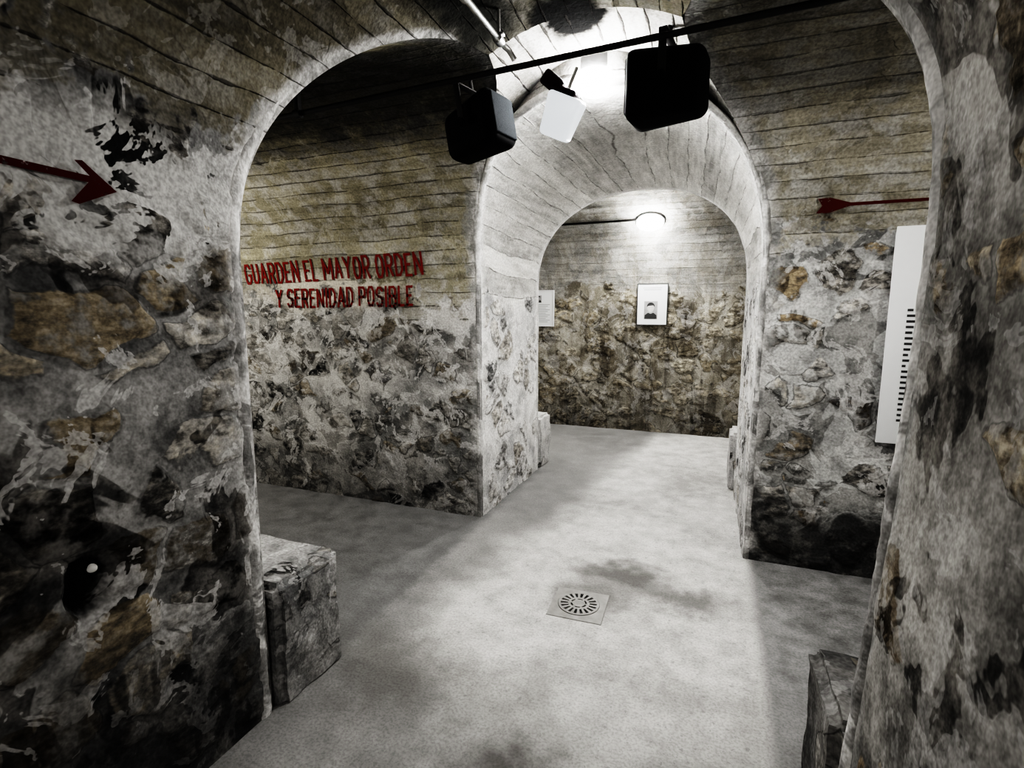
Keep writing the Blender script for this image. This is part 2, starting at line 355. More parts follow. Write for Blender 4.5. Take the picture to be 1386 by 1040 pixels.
# the high vault goes on over the crossing and stops at the face above the passage arch
nr = 170
aa = np.linspace(0, PI, nr)
zM = lambda Y: fSP(Y)+fr(Y)*np.sin(aa)
yM = relax(lambda Y: Yc+off(zM(Y), sc, rc), np.full(nr, 3.2))
yP = relax(lambda Y: Yc+off(passPt(aa, Y)[1], sc, rc), np.full(nr, 3.2))
yP = np.maximum(yP, yM+.002)
t = np.linspace(0, 1, 36)
Y = yM[:,None]*(1-t)+yP[:,None]*t; A_ = aa[:,None]
P = np.stack([fc(Y)-fr(Y)*np.cos(A_), Y, fSP(Y)+fr(Y)*np.sin(A_)], -1)
mesh_grid('ceiling', P, np.stack([Y, fSP(Y)+fr(Y)*A_], -1), np.clip(np.minimum((yP[:,None]-Y)+.06, 1)/FD, 0, 1), M_TOP, airM)
pX, pZ = passPt(aa, yP)
mX, mZ = fc(yP)-fr(yP)*np.cos(aa), fSP(yP)+fr(yP)*np.sin(aa)
t = np.linspace(0, 1, 14)[None,:]
P = np.stack([mX[:,None]*(1-t)+pX[:,None]*t, np.repeat(yP[:,None], 14, 1), mZ[:,None]*(1-t)+pZ[:,None]*t], -1)
mesh_grid('wall_passage_arch_face', P, np.stack([np.repeat(aa[:,None], 14, 1)*.94, P[...,2]], -1), np.full((nr, 14), .25), M_TOP, lambda p: (p[0], 1., p[2]))
def pass_piece(name, part, mat, step):
    nr = int((1.8 if part != 'V' else PI*1.05)/step)
    w = np.linspace(0, 1, nr)
    zat = lambda Y: w*pSP(Y) if part != 'V' else passPt(w*PI, Y)[1]
    y0 = relax(lambda Y: Yc+off(zat(Y), sc, rc), np.full(nr, 3.2)); y1 = relax(lambda Y: Yg-off(zat(Y), sg, rg), np.full(nr, 5.0))
    t = np.linspace(0, 1, int(np.max(y1-y0)/step)+2)
    Y = y0[:,None]*(1-t) + y1[:,None]*t; W = w[:,None]
    if part == 'V':
        X, Z = passPt(W*PI, Y); A = pSP(Y)+fr(Y)*W*PI*1.08
    else:
        Z = W*pSP(Y); A = Z; X = fXL(Y) if part == 'L' else fXR(Y)-flare(Y, Z)
    mesh_grid(name, np.stack([X, Y, Z], -1), np.stack([Y, A], -1), np.clip(np.minimum(Y-y0[:,None], y1[:,None]-Y)/FD, 0, 1), mat, airM)
pass_piece('wall_passage_left', 'L', M_PASS, .016)
pass_piece('wall_passage_right', 'R', M_PASS, .018)
pass_piece('ceiling', 'V', M_PASS, .018)

def cross_piece(name, part, side, mat, step, xend):
    L = sc if part != 'V' else rc*PI
    w = np.linspace(0, 1, int(L/step)+2)
    if part == 'V': Yp, Zp, A = Yc-rc*np.cos(w*PI), sc+rc*np.sin(w*PI), sc+rc*(1-w)*PI
    else: Yp, Zp, A = np.full_like(w, Yc-rc if part == 'near' else Yc+rc), w*sc, w*sc
    xe = mainX(side, Yp, Zp)
    t = np.linspace(0, 1, int(abs(xend-xe).max()/step)+2)
    X = xe[:,None]*(1-t)+xend*t
    Y = np.repeat(Yp[:,None], len(t), 1); Z = np.repeat(Zp[:,None], len(t), 1); AA = np.repeat(A[:,None], len(t), 1)
    fade = np.clip(np.abs(X-xe[:,None])/FD, 0, 1)
    mesh_grid(name, np.stack([X, Y, Z], -1), np.stack([X, AA], -1), fade, mat, airC)
cross_piece('wall_left_branch_far', 'far', -1, M_TEXT, .015, -5.0)
cross_piece('ceiling', 'V', -1, M_TEXT, .02, -5.0)
cross_piece('wall_left_branch_near', 'near', -1, M_TEXT, .04, -5.0)
cross_piece('wall_right_branch_far', 'far', 1, M_CROSSR, .015, 3.5)
cross_piece('ceiling', 'V', 1, M_CROSSR, .02, 3.5)
cross_piece('wall_right_branch_near', 'near', 1, M_CROSSR, .04, 3.5)

def far_near(name, part, side, xend, step=.03):
    w = np.linspace(0, 1, int((sg if part == 'W' else rg*PI/2)/step)+2)
    if part == 'V': Yp, Zp, A = Yg-rg*np.cos(w*PI/2), sg+rg*np.sin(w*PI/2), sg+rg*w*PI/2
    else: Yp, Zp, A = np.full_like(w, Yg-rg), w*sg, w*sg
    xe = passX(side, Yp, Zp)
    t = np.linspace(0, 1, int(abs(xend-xe).max()/step)+2)
    X = xe[:,None]*(1-t)+xend*t
    rep = lambda a: np.repeat(a[:,None], len(t), 1)
    mesh_grid(name, np.stack([X, rep(Yp), rep(Zp)], -1), np.stack([X, rep(A)], -1), np.clip(np.abs(X-xe[:,None])/FD, 0, 1), M_FAR, airG)
for s, xe, nm in ((-1, -5., 'left'), (1, 3.5, 'right')):
    far_near('wall_far_gallery_'+nm, 'W', s, xe); far_near('ceiling', 'V', s, xe)
def far_far(name, part, step=.022):
    w = np.linspace(0, 1, int((sg if part == 'W' else rg*PI/2)/step)+2)
    if part == 'V': Yp, Zp, A = Yg+rg*np.sin(w*PI/2), sg+rg*np.cos(w*PI/2), sg+rg*(1-w)*PI/2
    else: Yp, Zp, A = np.full_like(w, Yg+rg), w*sg, w*sg
    X = np.linspace(-5., 3.5, int(8.5/step)); XX = np.repeat(X[None,:], len(w), 0)
    rep = lambda a: np.repeat(a[:,None], len(X), 1)
    mesh_grid(name, np.stack([XX, rep(Yp), rep(Zp)], -1), np.stack([XX, rep(A)], -1), np.ones_like(XX), M_FAR, airG)
far_far('wall_far', 'W'); far_far('ceiling', 'V')
def flat(name, o, u, v, mat, air, step=.06):
    nu, nv = int(np.linalg.norm(u)/step)+2, int(np.linalg.norm(v)/step)+2
    a, b = np.linspace(0, 1, nu)[:,None,None], np.linspace(0, 1, nv)[None,:,None]
    P = np.array(o)+a*np.array(u)+b*np.array(v)
    mesh_grid(name, P, np.stack([P[...,0]+P[...,1], P[...,2]], -1), np.ones((nu, nv)), mat, air)
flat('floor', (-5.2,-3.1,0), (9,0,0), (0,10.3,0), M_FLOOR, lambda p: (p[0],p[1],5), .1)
flat('wall_back', (-1.7,-3,0), (2.2,0,0), (0,0,3), M_NEARR, lambda p: (0,0,1))
flat('wall_left_branch_end', (-5,1.3,0), (0,2.3,0), (0,0,3), M_TEXT, lambda p: (0,2,1))
flat('wall_right_branch_end', (3.5,1.3,0), (0,2.3,0), (0,0,3), M_CROSSR, lambda p: (0,2,1))
flat('wall_far_gallery_left_end', (-5,4.8,0), (0,2.3,0), (0,0,3.1), M_FAR, lambda p: (0,6,1))
flat('wall_far_gallery_right_end', (3.5,4.8,0), (0,2.3,0), (0,0,3.1), M_FAR, lambda p: (0,6,1))

# rounded plaster arrises along the arch edges
def bead(name, path, r0, mat, seed=0):
    """path: list of (point, n1, n2) with n1, n2 pointing into the air"""
    bm = bmesh.new(); K = 18; rings = []
    for i, (p, n1, n2) in enumerate(path):
        p = Vector(p); n1 = Vector(n1); n2 = Vector(n2)
        a = path[max(0, i-1)][0]; b = path[min(len(path)-1, i+1)][0]
        t = (Vector(b)-Vector(a)).normalized()
        r = r0*(1-.45*min(1, max(0, (p.y-2.2)/.8)))
        rr = r*(1+.12*noise.noise(p*2.6+Vector((seed,0,0)))+.10*noise.noise(p*9))
        c = p-(n1+n2)*(.86*r)
        e1 = (n1+n2); e1 = (e1-t*e1.dot(t)).normalized(); e2 = t.cross(e1)
        ring = []
        for k in range(K):
            an = 2*PI*k/K; q = e1*math.cos(an)+e2*math.sin(an)
            ring.append(bm.verts.new(c+q*rr*1.14*(1+.08*noise.noise((c+q*r)*20))))
        rings.append(ring)
    for A, B in zip(rings, rings[1:]):
        for k in range(K): bm.faces.new((A[k], A[(k+1)%K], B[(k+1)%K], B[k]))
    o = obj(name, bm, mat); o['kind'] = 'structure'; return o
def mainN(side, Y, X, z):
    sp, c, r = float(fSP(Y)), float(fc(Y)), float(fr(Y))
    return (-side, 0, 0) if z <= sp else ((c-X)/r, 0, -(z-sp)/r)
for side, nm, r in ((-1, 'trim_1', .036), (1, 'trim_2', .036)):
    path = []
    def add(Y, z, nC):
        X = float(mainX(side, Y, z)); path.append(((X, Y, z), mainN(side, Y, X, z), nC))
    for z in np.arange(-.02, sc, .022): add(Yc-rc, z, (0,1,0))
    for a in np.linspace(0, PI, 150): add(Yc-rc*math.cos(a), sc+rc*math.sin(a), (0, math.cos(a), -math.sin(a)))
    for z in np.arange(sc, -.03, -.022): add(Yc+rc, z, (0,-1,0))
    bead(nm, path, r, M_RIM, side*3)
path = []
for z in np.arange(-.02, 1.835, .022): path.append(((float(fXL(4.87)), 4.87, z), (1,0,0), (0,1,0)))
for a in np.linspace(0.02, PI-.02, 140):
    Y = float(relax(lambda Y: float(Yg-off(np.array(float(passPt(a, Y)[1])), sg, rg)), 5.0, 22)); X, z = (float(q) for q in passPt(a, Y))
    nG = (0, 1, 0) if z <= sg else (0, (Yg-Y)/rg, -(z-sg)/rg)
    path.append(((X, Y, z), (math.cos(a), 0, -math.sin(a)), nG))
for z in np.arange(1.835, -.03, -.022): path.append(((float(fXR(4.87)), 4.87, z), (-1,0,0), (0,1,0)))
bead('trim_3', path, .04, M_RIMW, 9)
path = []
for a, y in zip(aa[2:-2], yP[2:-2]):
    X, z = (float(q) for q in passPt(a, y)); path.append(((X, float(y), z), (math.cos(a), 0, -math.sin(a)), (0, -1, 0)))
bead('trim_4', path, .034, M_RIMW, 14)

# ------------------------------------------------------------------ small mesh helpers
def rbox(bm, size, loc=(0,0,0), rot=(0,0,0), bev=.01, seg=3, taper=None):
    M = Matrix.Translation(loc) @ Euler(rot).to_matrix().to_4x4()
    vs = bmesh.ops.create_cube(bm, size=1)['verts']
    for v in vs:
        x, y, z = v.co.x*size[0], v.co.y*size[1], v.co.z*size[2]
        if taper: x, y, z = taper(x, y, z)
        v.co = M @ Vector((x, y, z))
    if bev:
        es = list({e for v in vs for e in v.link_edges})
        bmesh.ops.bevel(bm, geom=es, offset=bev, segments=seg, affect='EDGES', profile=.5)
def tube(bm, pts, r, n=10, caps=True):
    pts = [Vector(p) for p in pts]; rings = []
    t0 = (pts[1]-pts[0]).normalized(); up = Vector((0,0,1)) if abs(t0.z) < .9 else Vector((1,0,0))
    e1 = t0.cross(up).normalized()
    for i, p in enumerate(pts):
        t = (pts[min(i+1, len(pts)-1)]-pts[max(i-1, 0)]).normalized()
        e1 = (e1-t*e1.dot(t)).normalized(); e2 = t.cross(e1)
        rings.append([bm.verts.new(p+(e1*math.cos(2*PI*k/n)+e2*math.sin(2*PI*k/n))*r) for k in range(n)])
    for A, B in zip(rings, rings[1:]):
        for k in range(n): bm.faces.new((A[k], A[(k+1)%n], B[(k+1)%n], B[k]))
    if caps: bm.faces.new(rings[0][::-1]); bm.faces.new(rings[-1])
def lathe(bm, prof, n=32, M=Matrix.Identity(4)):
    rings = []
    for r, z in prof:
        if r < 1e-5: rings.append([bm.verts.new(M @ Vector((0,0,z)))])
        else: rings.append([bm.verts.new(M @ Vector((r*math.cos(2*PI*k/n), r*math.sin(2*PI*k/n), z))) for k in range(n)])
    for A, B in zip(rings, rings[1:]):
        for k in range(n):
            a, b = A[k % len(A)], A[(k+1) % len(A)]; c, d = B[(k+1) % len(B)], B[k % len(B)]
            f = []
            for v in (a, b, c, d):
                if v not in f: f.append(v)
            if len(f) > 2: bm.faces.new(f)

M_BLACK = simple('black_plastic', (.003,.003,.0033), .8, 0, .3, spec=.04)
M_GRILLE = simple('dark_speaker_grille', (.010,.0115,.013), .9, .0, .3, 200, .3, spec=.03)
M_STEEL = simple('galvanised_steel', (.55,.55,.54), .32, 1, .2, 60)
M_IRON = simple('dark_iron', (.010,.0095,.009), .7, .2, .3, spec=.15)
M_MAROON = simple('maroon_plastic', (.010,.004,.004), .7, 0, .3, spec=.1)
M_DIFF = lit_diffuser('translucent_white_plastic', (.66,.70,.74), .75)
M_CAST = simple('grey_cast_drain_metal', (.24,.235,.225), .6, .3, .5, 14, .3)
M_PITSHADE = simple('black_drain_shade', (.01,.01,.01), .9, 0, .2)
M_WHITE = simple('white_panel_board', (.72,.73,.74), .5, 0, .03)
M_PAPER = simple('white_paper', (.74,.75,.76), .7, 0, .03)
M_INK = simple('black_ink', (.015,.015,.015), .7, 0, .2)
M_GREYINK = simple('grey_print', (.30,.31,.31), .7, 0, .2)
M_FRAME = simple('dark_metal_frame', (.07,.072,.072), .4, .4, .1)
M_MOUNT = simple('dark_lamp_mount', (.03,.03,.03), .6, .1, .1)
M_PHOTOBG = simple('grey_photo_print', (.30,.30,.30), .5, 0, .5, 14)
M_PHOTODK = simple('dark_photo_print', (.02,.02,.02), .5, 0, .4, 30)
M_SKIN = simple('pale_photo_print', (.50,.49,.48), .5, 0, .3, 30)
M_RED = worn_paint('worn_red_paint', (.155,.018,.014), .315)
M_DKRED = worn_paint('worn_dark_red_paint', (.060,.009,.008), .36, 16)
M_MAR = worn_paint('worn_maroon_paint', (.065,.010,.009), .36)
M_GLOW1 = glow('lit_lamp_glass', (1.0,.99,.97), 470)
M_GLOW2 = glow('lit_far_lamp_glass', (1.0,.99,.97), 300)
M_PEBBLE = simple('white_pebble', (.6,.59,.57), .7, 0, .2)

# ------------------------------------------------------------------ masonry benches
def bench(x0, x1, y0, y1, h, mat, label):
    bm = bmesh.new()
    bmesh.ops.create_cube(bm, size=1)
    for v in bm.verts: v.co = Vector(((x0+x1)/2+v.co.x*(x1-x0), (y0+y1)/2+v.co.y*(y1-y0), h/2-.01+v.co.z*(h+.02)))
    bmesh.ops.bevel(bm, geom=bm.edges[:], offset=.028, segments=3, affect='EDGES')
    for ax, n in ((0, int((x1-x0)/.035)), (1, int((y1-y0)/.035)), (2, int(h/.035))):
        lo, hi = ((x0, x1), (y0, y1), (0, h))[ax]
        for k in range(1, n):
            no = [0,0,0]; no[ax] = 1; co = [0,0,0]; co[ax] = lo+(hi-lo)*k/n
            bmesh.ops.bisect_plane(bm, geom=bm.verts[:]+bm.edges[:]+bm.faces[:], plane_co=co, plane_no=no)
    for v in bm.verts:
        q = v.co.copy()
        f = lambda s, o: noise.noise(q*s+Vector((o,o*.7,0)))
        v.co += Vector((f(5,0)*.014+f(14,3)*.008, f(5,9)*.014+f(14,7)*.008, f(5,17)*.008+f(14,11)*.004))
        v.co.z = max(v.co.z, -.005); v.co.y = max(v.co.y, y0)
    o = obj('masonry_bench', bm, mat)
    for p in o.data.polygons: p.use_smooth = True
    tag(o, label, 'bench', 'low masonry benches against the gallery walls'); return o
bench(-3.9, -1.545, 1.43, 1.80, .53, M_BENCH, 'low rough masonry bench beyond the left pier with pale worn top')
bench(.34, 2.8, 1.43, 1.80, .53, M_BENCHD, 'low dark masonry bench corner showing beside the foot of the right pier')
bench(-3.9, -1.60, 4.90, 5.25, .53, M_BENCHW, 'low pale ledge at the left foot of the far inner arch')
bench(.18, 2.8, 4.90, 5.25, .53, M_BENCHW, 'low pale ledge at the right foot of the far inner arch')

# ------------------------------------------------------------------ writing and arrows painted on the walls
def on_cross_far(X, a, d):
    if a < sc: return (X, Yc+rc-d, a)
    p = (a-sc)/rc; return (X, Yc+(rc-d)*math.cos(p), sc+(rc-d)*math.sin(p))
GL = {
 'G': (1, [[(1,.82),(.75,1),(.25,1),(0,.75),(0,.25),(.25,0),(.75,0),(1,.2),(1,.45),(.6,.45)]]),
 'U': (1, [[(0,1),(0,.2),(.25,0),(.75,0),(1,.2),(1,1)]]),
 'A': (1.1, [[(0,0),(.5,1),(1,0)], [(.2,.30),(.8,.30)]]),
 'R': (1, [[(0,0),(0,1),(.75,1),(1,.86),(1,.62),(.75,.48),(0,.48)], [(.45,.48),(1,0)]]),
 'D': (1, [[(0,0),(0,1),(.6,1),(1,.75),(1,.25),(.6,0),(0,0)]]),
 'E': (.85, [[(1,1),(0,1),(0,0),(1,0)], [(0,.52),(.75,.52)]]),
 'N': (1.1, [[(0,0),(0,1),(1,0),(1,1)]]),
 'L': (.8, [[(0,1),(0,0),(1,0)]]),
 'M': (1.5, [[(0,0),(0,1),(.5,.3),(1,1),(1,0)]]),
 'Y': (1.1, [[(0,1),(.5,.5),(1,1)], [(.5,.5),(.5,0)]]),
 'O': (1, [[(.25,0),(0,.25),(0,.75),(.25,1),(.75,1),(1,.75),(1,.25),(.75,0),(.25,0)]]),
 'S': (.95, [[(1,.84),(.75,1),(.25,1),(0,.82),(0,.64),(.25,.53),(.75,.47),(1,.36),(1,.18),(.75,0),(.25,0),(0,.16)]]),
 'I': (.12, [[(.5,1),(.5,0)]]),
 'P': (1, [[(0,0),(0,1),(.75,1),(1,.86),(1,.6),(.75,.46),(0,.46)]]),
 'B': (1, [[(0,0),(0,1),(.7,1),(.95,.87),(.95,.66),(.7,.53),(0,.53)], [(.7,.53),(1,.4),(1,.13),(.7,0),(0,0)]]),
}
def text_line(body, x0, x1, a0, h, tilt, hw, off_, parent):
    gap, sp = .62, .70
    tot = sum((sp if ch == ' ' else GL[ch][0]+gap) for ch in body)-gap
    k = (x1-x0)/tot; x = 0; rnd = random.Random(7)
    for word in body.split(' '):
        bm = bmesh.new()
        for ch in word:
            w, sts = GL[ch]; dy = rnd.uniform(-.03,.03)*h; hs = h*rnd.uniform(.94,1.05)
            for stp in sts:
                pts = [Vector(((x+px*w)*k, (py-.5)*hs+dy)) for px, py in stp]
                for p, q in zip(pts, pts[1:]):
                    d = (q-p).normalized(); nn = Vector((-d.y, d.x))*hw
                    p2, q2 = p-d*hw*.7, q+d*hw*.7; m = max(1, int((q2-p2).length/.03)); prev = None
                    for i in range(m+1):
                        cpt = p2.lerp(q2, i/m); row = []
                        for sgn in (-1, 1):
                            t = cpt+nn*sgn
                            row.append(bm.verts.new(on_cross_far(x0+t.x, a0+tilt*(t.x/(x1-x0))+t.y, off_)))
                        if prev: bm.faces.new((prev[0], row[0], row[1], prev[1]))
                        prev = row
            x += w+gap
        x += sp
        obj('painted_word', bm, M_RED, parent, False, 'red capitals reading '+word)
ins = thing('painted_inscription', 'two lines of worn red capital lettering painted on the left branch wall', 'inscription')
text_line('GUARDEN EL MAYOR ORDEN', -3.90, -2.10, 1.925, .165, .04, .0098, .008, ins)
text_line('Y SERENIDAD POSIBLE', -3.57, -2.20, 1.71, .148, .01, .0096, .0125, ins)

def poly_on(name, polys, fn, mat):
    bm = bmesh.new()
    for pl in polys:
        b2 = [bm.verts.new(Vector((u, w, 0))) for u, w in pl]; bm.faces.new(b2)
    for k in range(1, 40):
        bmesh.ops.bisect_plane(bm, geom=bm.verts[:]+bm.edges[:]+bm.faces[:], plane_co=(k*.05-.5,0,0), plane_no=(1,0,0))
    for v in bm.verts: v.co = Vector(fn(v.co.x, v.co.y))
    return obj(name, bm, mat, smooth=False)
def nearL(u, w): return (float(fXL(u))+.017, u, w) if w < 1.95 else (float(mainX(-1, u, w))+.017, u, w)
o = poly_on('painted_arrow', [[(.35,1.948),(.930,1.940),(.885,1.884),(.903,1.880),(1.0,1.930),(.920,1.994),(.902,1.990),(.935,1.958),(.35,1.969)]], nearL, M_DKRED)
tag(o, 'dark red painted arrow with barbed head on the near left wall', 'arrow')
def farR(u, w): return on_cross_far(u, w, .010)
aR = 2.20
o = poly_on('painted_arrow', [[(.50,aR+.040),(.56,aR+.042),(.66,aR+.009),(1.45,aR+.007),(1.45,aR-.007),(.66,aR-.009),(.56,aR-.042),(.50,aR-.040),(.525,aR)]], farR, M_MAR)
tag(o, 'thin dark red painted arrow tail with notched fletching above the tall white panel', 'arrow')

# ------------------------------------------------------------------ panels
def bars(bm, rects, y):
    for x0, x1, z0, z1 in rects:
        f = [bm.verts.new((x0,y,z0)), bm.verts.new((x1,y,z0)), bm.verts.new((x1,y,z1)), bm.verts.new((x0,y,z1))]; bm.faces.new(f)
pn = thing('text_panel', 'tall narrow white text panel partly hidden behind the right pier', 'panel', (.90, 3.485, 0), (0,0,0))
bm = bmesh.new(); rbox(bm, (.75,.018,1.21), (.375,0,1.455), bev=.003, seg=2); obj('board', bm, M_WHITE, pn)
bm = bmesh.new(); rr = []
rnd = random.Random(3)
for k in range(21):
    z = 1.60-k*.031; x = .085
    while x < .66:
        L = rnd.uniform(.018,.06); rr.append((x, min(x+L,.68), z, z+.014)); x += L+.012
bars(bm, rr, -.0105); obj('text_block', bm, M_INK, pn, False)

def picture(x, z, w, h, label, kind):
    t = thing('framed_panel', label, 'framed panel', (x, 6.97, z), (0,0,0), 'framed sheets on the far wall')
    bm = bmesh.new(); f = .012
    rbox(bm, (w, .02, f), (0,0,h/2-f/2), bev=.003); rbox(bm, (w, .02, f), (0,0,-h/2+f/2), bev=.003)
    rbox(bm, (f, .02, h), (-w/2+f/2,0,0), bev=.003); rbox(bm, (f, .02, h), (w/2-f/2,0,0), bev=.003)
    obj('frame', bm, M_FRAME if kind == 0 else M_PAPER, t)
    bm = bmesh.new(); rbox(bm, (w-f, .012, h-f), (0,.002,0), bev=0); obj('sheet', bm, M_PAPER, t, False)
    if kind == 0: px, pz, pw_, ph = -.015, -.075, .17, .23
    else: px, pz, pw_, ph = -.02, .13, .075, .10
    bm = bmesh.new(); bars(bm, [(px-pw_/2, px+pw_/2, pz-ph/2, pz+ph/2)], -.0052); ph_o = obj('photograph', bm, M_PHOTOBG, t, False)
    if kind == 0:
        bm = bmesh.new()
        pts = []
        for k in range(24):
            a = 2*PI*k/24; pts.append((px+.042*math.cos(a)*pw_/.17, pz+.03+.055*math.sin(a)*ph/.23))
        bm.faces.new([bm.verts.new((a, -.0062, b)) for a, b in pts])
        obj('face', bm, M_SKIN, ph_o, False)
    bm = bmesh.new()
    sh = [(px-pw_*.46, pz-ph*.48), (px+pw_*.46, pz-ph*.48), (px+pw_*.44, pz-ph*.28), (px+pw_*.2, pz-ph*.14), (px, pz-ph*.2), (px-pw_*.2, pz-ph*.14), (px-pw_*.44, pz-ph*.28)]
    bm.faces.new([bm.verts.new((a, -.0066, b)) for a, b in sh])
    hr = [(px+.05*pw_/.17*math.cos(a), pz+.045*ph/.23+.055*ph/.23*math.sin(a)) for a in np.linspace(-.1, PI+.1, 14)] + [(px-.03*pw_/.17, pz+.055*ph/.23), (px+.03*pw_/.17, pz+.06*ph/.23)]
    bm.faces.new([bm.verts.new((a, -.0068, b)) for a, b in hr])
    obj('suit', bm, M_PHOTODK, ph_o, False)
    bm = bmesh.new(); rr = []
    if kind == 0: rr = [(-.12+.01*i, .12-.01*i, .205-.022*i, .213-.022*i) for i in range(2)]
    else: rr = [(-.14, .14-.03*(i % 3), .05-.024*i, .058-.024*i) for i in range(11)]
    bars(bm, rr, -.0055); obj('text_block', bm, M_GREYINK, t, False)
picture(-.77, 1.69, .39, .54, 'framed white sheet with a dark portrait photograph, centred on the far wall', 0)
picture(-2.29, 1.64, .40, .50, 'white printed text sheet half hidden by the left edge of the inner arch', 1)

# ------------------------------------------------------------------ floor drain
dr = thing('floor_drain', 'square metal floor drain with round slotted grate in the concrete floor', 'drain', (-.62, 2.60, 0), (0,0,math.radians(2)))
dr.scale = (.97, .97, 1)
bm = bmesh.new()
N = 64; a2 = .15; ri = .118
o_, i_, o2, i2 = [], [], [], []
for k in range(N):
    an = 2*PI*k/N+PI/4; c, s = math.cos(an), math.sin(an); m = a2/max(abs(c), abs(s))
    o_.append(bm.verts.new((c*m, s*m, .004))); i_.append(bm.verts.new((c*ri, s*ri, .008)))
    o2.append(bm.verts.new((c*m*1.03, s*m*1.03, -.004))); i2.append(bm.verts.new((c*ri, s*ri, .002)))
for k in range(N):
    j = (k+1)%N
    bm.faces.new((o_[k], o_[j], i_[j], i_[k])); bm.faces.new((o2[k], o2[j], o_[j], o_[k])); bm.faces.new((i_[k], i_[j], i2[j], i2[k]))
obj('frame', bm, M_CAST, dr)
bm = bmesh.new(); lathe(bm, [(0,.003),(.117,.003)], 48); obj('pit_shade', bm, M_PITSHADE, dr)  # flat black disc: the shade below the grate as plain colour
bm = bmesh.new()
def ring(bm, r0, r1, z0, z1, a0=0, a1=2*PI, n=64):
    full = abs(a1-a0-2*PI) < 1e-6; rows = []
    for k in range(n + (0 if full else 1)):
        an = a0+(a1-a0)*k/n; c, s = math.cos(an), math.sin(an)
        rows.append([bm.verts.new((c*r, s*r, z)) for r, z in ((r0,z0),(r0,z1),(r1,z1),(r1,z0))])
    m = len(rows)
    for k in range(m if full else m-1):
        A, B = rows[k], rows[(k+1)%m]
        for q in range(4): bm.faces.new((A[q], A[(q+1)%4], B[(q+1)%4], B[q]))
    if not full: bm.faces.new(rows[0]); bm.faces.new(rows[-1][::-1])
ring(bm, .102, .115, .004, .011); ring(bm, .046, .060, .004, .011); ring(bm, .012, .036, .004, .012)
NS = 18
for k in range(NS): ring(bm, .058, .104, .004, .0108, 2*PI*(k-.24)/NS, 2*PI*(k+.24)/NS, 4)
for k in range(6): ring(bm, .030, .050, .004, .0108, 2*PI*(k-.15)/6, 2*PI*(k+.15)/6, 4)
lathe(bm, [(0,.013),(.013,.0125),(.013,.004)], 20)
obj('grate', bm, M_CAST, dr)

# ------------------------------------------------------------------ crossing lamp, far lamp
def lamp(name, loc, nrm, label, glowmat, R, kb, flat_=.75, sx=1.0):
    rot = Vector(nrm).to_track_quat('Z', 'Y').to_euler()
    t = thing(name, label, 'lamp', loc, rot, 'round bulkhead lamps')
    SX = Matrix.Diagonal((sx, 1, 1, 1))
    bm = bmesh.new(); lathe(bm, [(0,-.075),(R*kb,-.075),(R*kb*1.04,.0),(R*kb*.96,.022),(0,.022)], 36, SX); obj('base', bm, M_MOUNT, t)
    bm = bmesh.new(); lathe(bm, [(R*math.cos(a), .02+R*flat_*.5+R*flat_*math.sin(a)) for a in np.linspace(-.55, PI/2, 16)], 36, SX); obj('glass', bm, glowmat, t)
    return t
lamp('bulkhead_lamp', (-.65, 2.86, 2.85), (0,0,-1), 'bright round lamp under the vault crown behind the hanging black speakers', M_GLOW1, .10, .75)
y_ = 6.64; zz = sg+math.sqrt(rg**2-(y_-Yg)**2)
lamp('bulkhead_lamp', (-.79, y_-.01, zz-.01), (0, -(y_-Yg)/rg, -(zz-sg)/rg), 'bright oval lamp on the far vault under the inner arch', M_GLOW2, .11, 1.12, .45, 1.4)

# ------------------------------------------------------------------ speakers, lantern, pipes
PY = 2.395
def pipe_z(x): return 2.722+.028*(x+.65)
pt = thing('cable_pipe', 'long dark iron cable pipe running across the crossing under the vault', 'pipe')
bm = bmesh.new(); tube(bm, [(x, PY, pipe_z(x)) for x in np.linspace(-4.9, 1.6, 40)], .014); obj('tube', bm, M_IRON, pt)
for x in (-3.4, -2.2, .9):
    bm = bmesh.new(); ztop = sc+math.sqrt(rc**2-(PY-Yc)**2)
    rbox(bm, (.03,.03,ztop-pipe_z(x)+.02), (x,PY,(ztop+pipe_z(x))/2), bev=.004); tube(bm, [(x-.02,PY,pipe_z(x)),(x+.02,PY,pipe_z(x))], .024)
    obj('clamp', bm, M_IRON, pt)

def speaker(loc, rot, label, H=.31, bev=.045):
    t = thing('loudspeaker', label, 'speaker', loc, rot, 'black speakers hung at the crossing')
    def tp(x, y, z):
        k = (x+.165)/.33                         # 0 at the back, 1 at the grille end
        return (x, y*(.72+.28*k), z*(.86+.14*k) - .01*(1-k))
    bm = bmesh.new(); rbox(bm, (.34,.24,H), bev=bev, seg=5, taper=tp); obj('cabinet', bm, M_BLACK, t)
    bm = bmesh.new(); rbox(bm, (.02,.18,H-.07), (.165,0,0), bev=.009, seg=3); obj('grille', bm, M_GRILLE, t)
    bm = bmesh.new()
    rbox(bm, (.035,.006,.20), (.0,-.125,.09), bev=.002); rbox(bm, (.035,.006,.20), (.0,.125,.09), bev=.002); rbox(bm, (.035,.256,.006), (.0,0,.19), bev=.002)
    tube(bm, [(0,0,.19),(0,0,.25)], .012)
    obj('bracket', bm, M_IRON, t)
    for s in (-1, 1):
        bm = bmesh.new(); tube(bm, [(0,s*.122,.0),(0,s*.142,.0)], .02, 14); obj('knob', bm, M_BLACK, t)
speaker((-1.19, 2.565, 2.53), (0, math.radians(-11), math.radians(-14)), 'left hanging black speaker, tilted, with a dark grille facing the lamp', .275, .055)
speaker((-.25, 2.565, 2.60), (0, math.radians(0), math.radians(172)), 'right hanging black speaker, larger looking and upright against the bright vault')

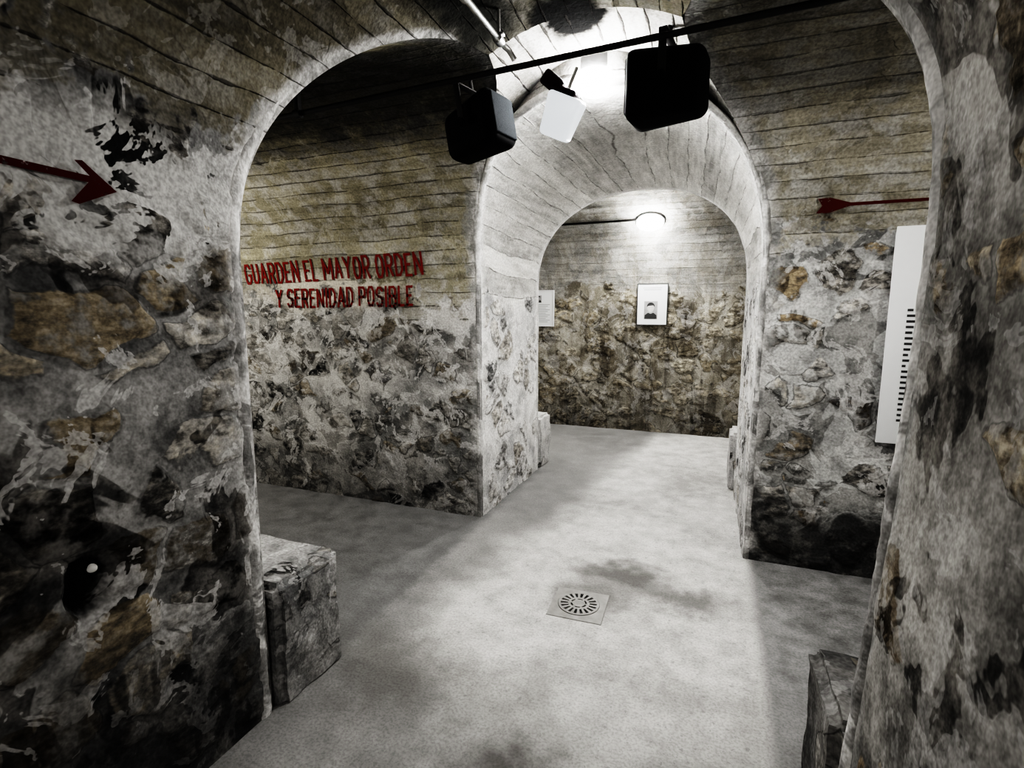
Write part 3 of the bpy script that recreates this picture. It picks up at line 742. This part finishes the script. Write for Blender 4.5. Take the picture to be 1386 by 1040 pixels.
lt = thing('emergency_lantern', 'white translucent box lantern with dark maroon housing hung between the two speakers', 'lantern', (-.745, 2.53, 2.545), (math.radians(14), math.radians(24), math.radians(8)))
bm = bmesh.new(); rbox(bm, (.17,.15,.19), (.02,0,-.02), bev=.02, seg=4, taper=lambda x,y,z: (x*(.82 if z < 0 else 1), y*(.82 if z < 0 else 1), z)); obj('diffuser', bm, M_DIFF, lt)
bm = bmesh.new(); rbox(bm, (.12,.13,.03), (.0,0,.087), bev=.012); rbox(bm, (.10,.10,.07), (-.07,-.01,.104), (0,.3,0), bev=.015); obj('housing', bm, M_MAROON, lt)
bm = bmesh.new(); tube(bm, [(-.0,.03,.095),(-.0,.05,.20)], .01); obj('stem', bm, M_STEEL, lt)

ct = thing('steel_conduit', 'shiny galvanised steel conduit with clamps running overhead towards the crossing', 'conduit')
P0, P1 = Vector((-.95,-1.0,2.79)), Vector((-.935,2.27,2.765))
bm = bmesh.new(); tube(bm, [P0.lerp(P1, k/20) for k in range(21)] + [P1+Vector((.02,.04,-.015)), P1+Vector((.04,.06,-.05))], .013, 12); tube(bm, [P0+Vector((-.045,0,-.0)), P1+Vector((-.045,-.5,0))], .008, 10)
obj('tube', bm, M_STEEL, ct)
for y in (.8, 1.9, 2.24):
    c = P0.lerp(P1, (y+1)/3.27); bm = bmesh.new(); tube(bm, [c+Vector((0,-.02,0)), c+Vector((0,.02,0))], .021, 14); rbox(bm, (.05,.024,.012), c+Vector((0,0,.02)), bev=.003)
    tube(bm, [c+Vector((0,0,.01)), c+Vector((0,0,.12))], .007)
    obj('clamp', bm, M_STEEL, ct)
fw = tag(obj('lamp_cable', (lambda b: (tube(b, [(x, Yg+(rg-.02)*math.sin(.70), sg+(rg-.02)*math.cos(.70)) for x in np.linspace(-4.5,-.9,30)], .013), b)[1])(bmesh.new()), M_IRON), 'thin dark cable along the far vault leading to the lit lamp', 'cable')
bm = bmesh.new(); bmesh.ops.create_icosphere(bm, subdivisions=3, radius=.012)
for v in bm.verts: v.co = v.co*(1+.4*noise.noise(v.co*60)) + Vector((-1.598,.845,.885))
tag(obj('white_pebble', bm, M_PEBBLE), 'small white lump lodged in the dark hollow of the near left wall', 'pebble')

# ------------------------------------------------------------------ lights outside the frame; branch and far gallery ones are added fill
def point(name, loc, w, r=.1, col=(1,.98,.95)):
    l = bpy.data.lights.new(name, 'POINT'); l.energy = w; l.shadow_soft_size = r; l.color = col
    o = bpy.data.objects.new(name, l); o.location = loc; link(o)
point('near_corridor_light', (-.3,-1.2,2.0), 41)
point('left_branch_fill', (-4.3,2.0,2.2), 66, .15, (1,.97,.91))
point('right_branch_fill', (2.4,2.0,2.3), 58, .15)
point('far_left_fill', (-4.2,5.9,2.5), 70)
point('far_right_fill', (2.6,5.9,2.4), 60)
w = bpy.data.worlds.new('World'); S.world = w; w.use_nodes = True
w.node_tree.nodes['Background'].inputs[0].default_value = (.5,.5,.52,1); w.node_tree.nodes['Background'].inputs[1].default_value = .02

cam = bpy.data.cameras.new('Camera'); cam.sensor_width = 36; cam.lens = 700/1386*36; cam.clip_start = .02
co = bpy.data.objects.new('Camera', cam); link(co); co.location = (0,0,1.6)
co.rotation_euler = (math.radians(82), 0, math.radians(21.3)); S.camera = co
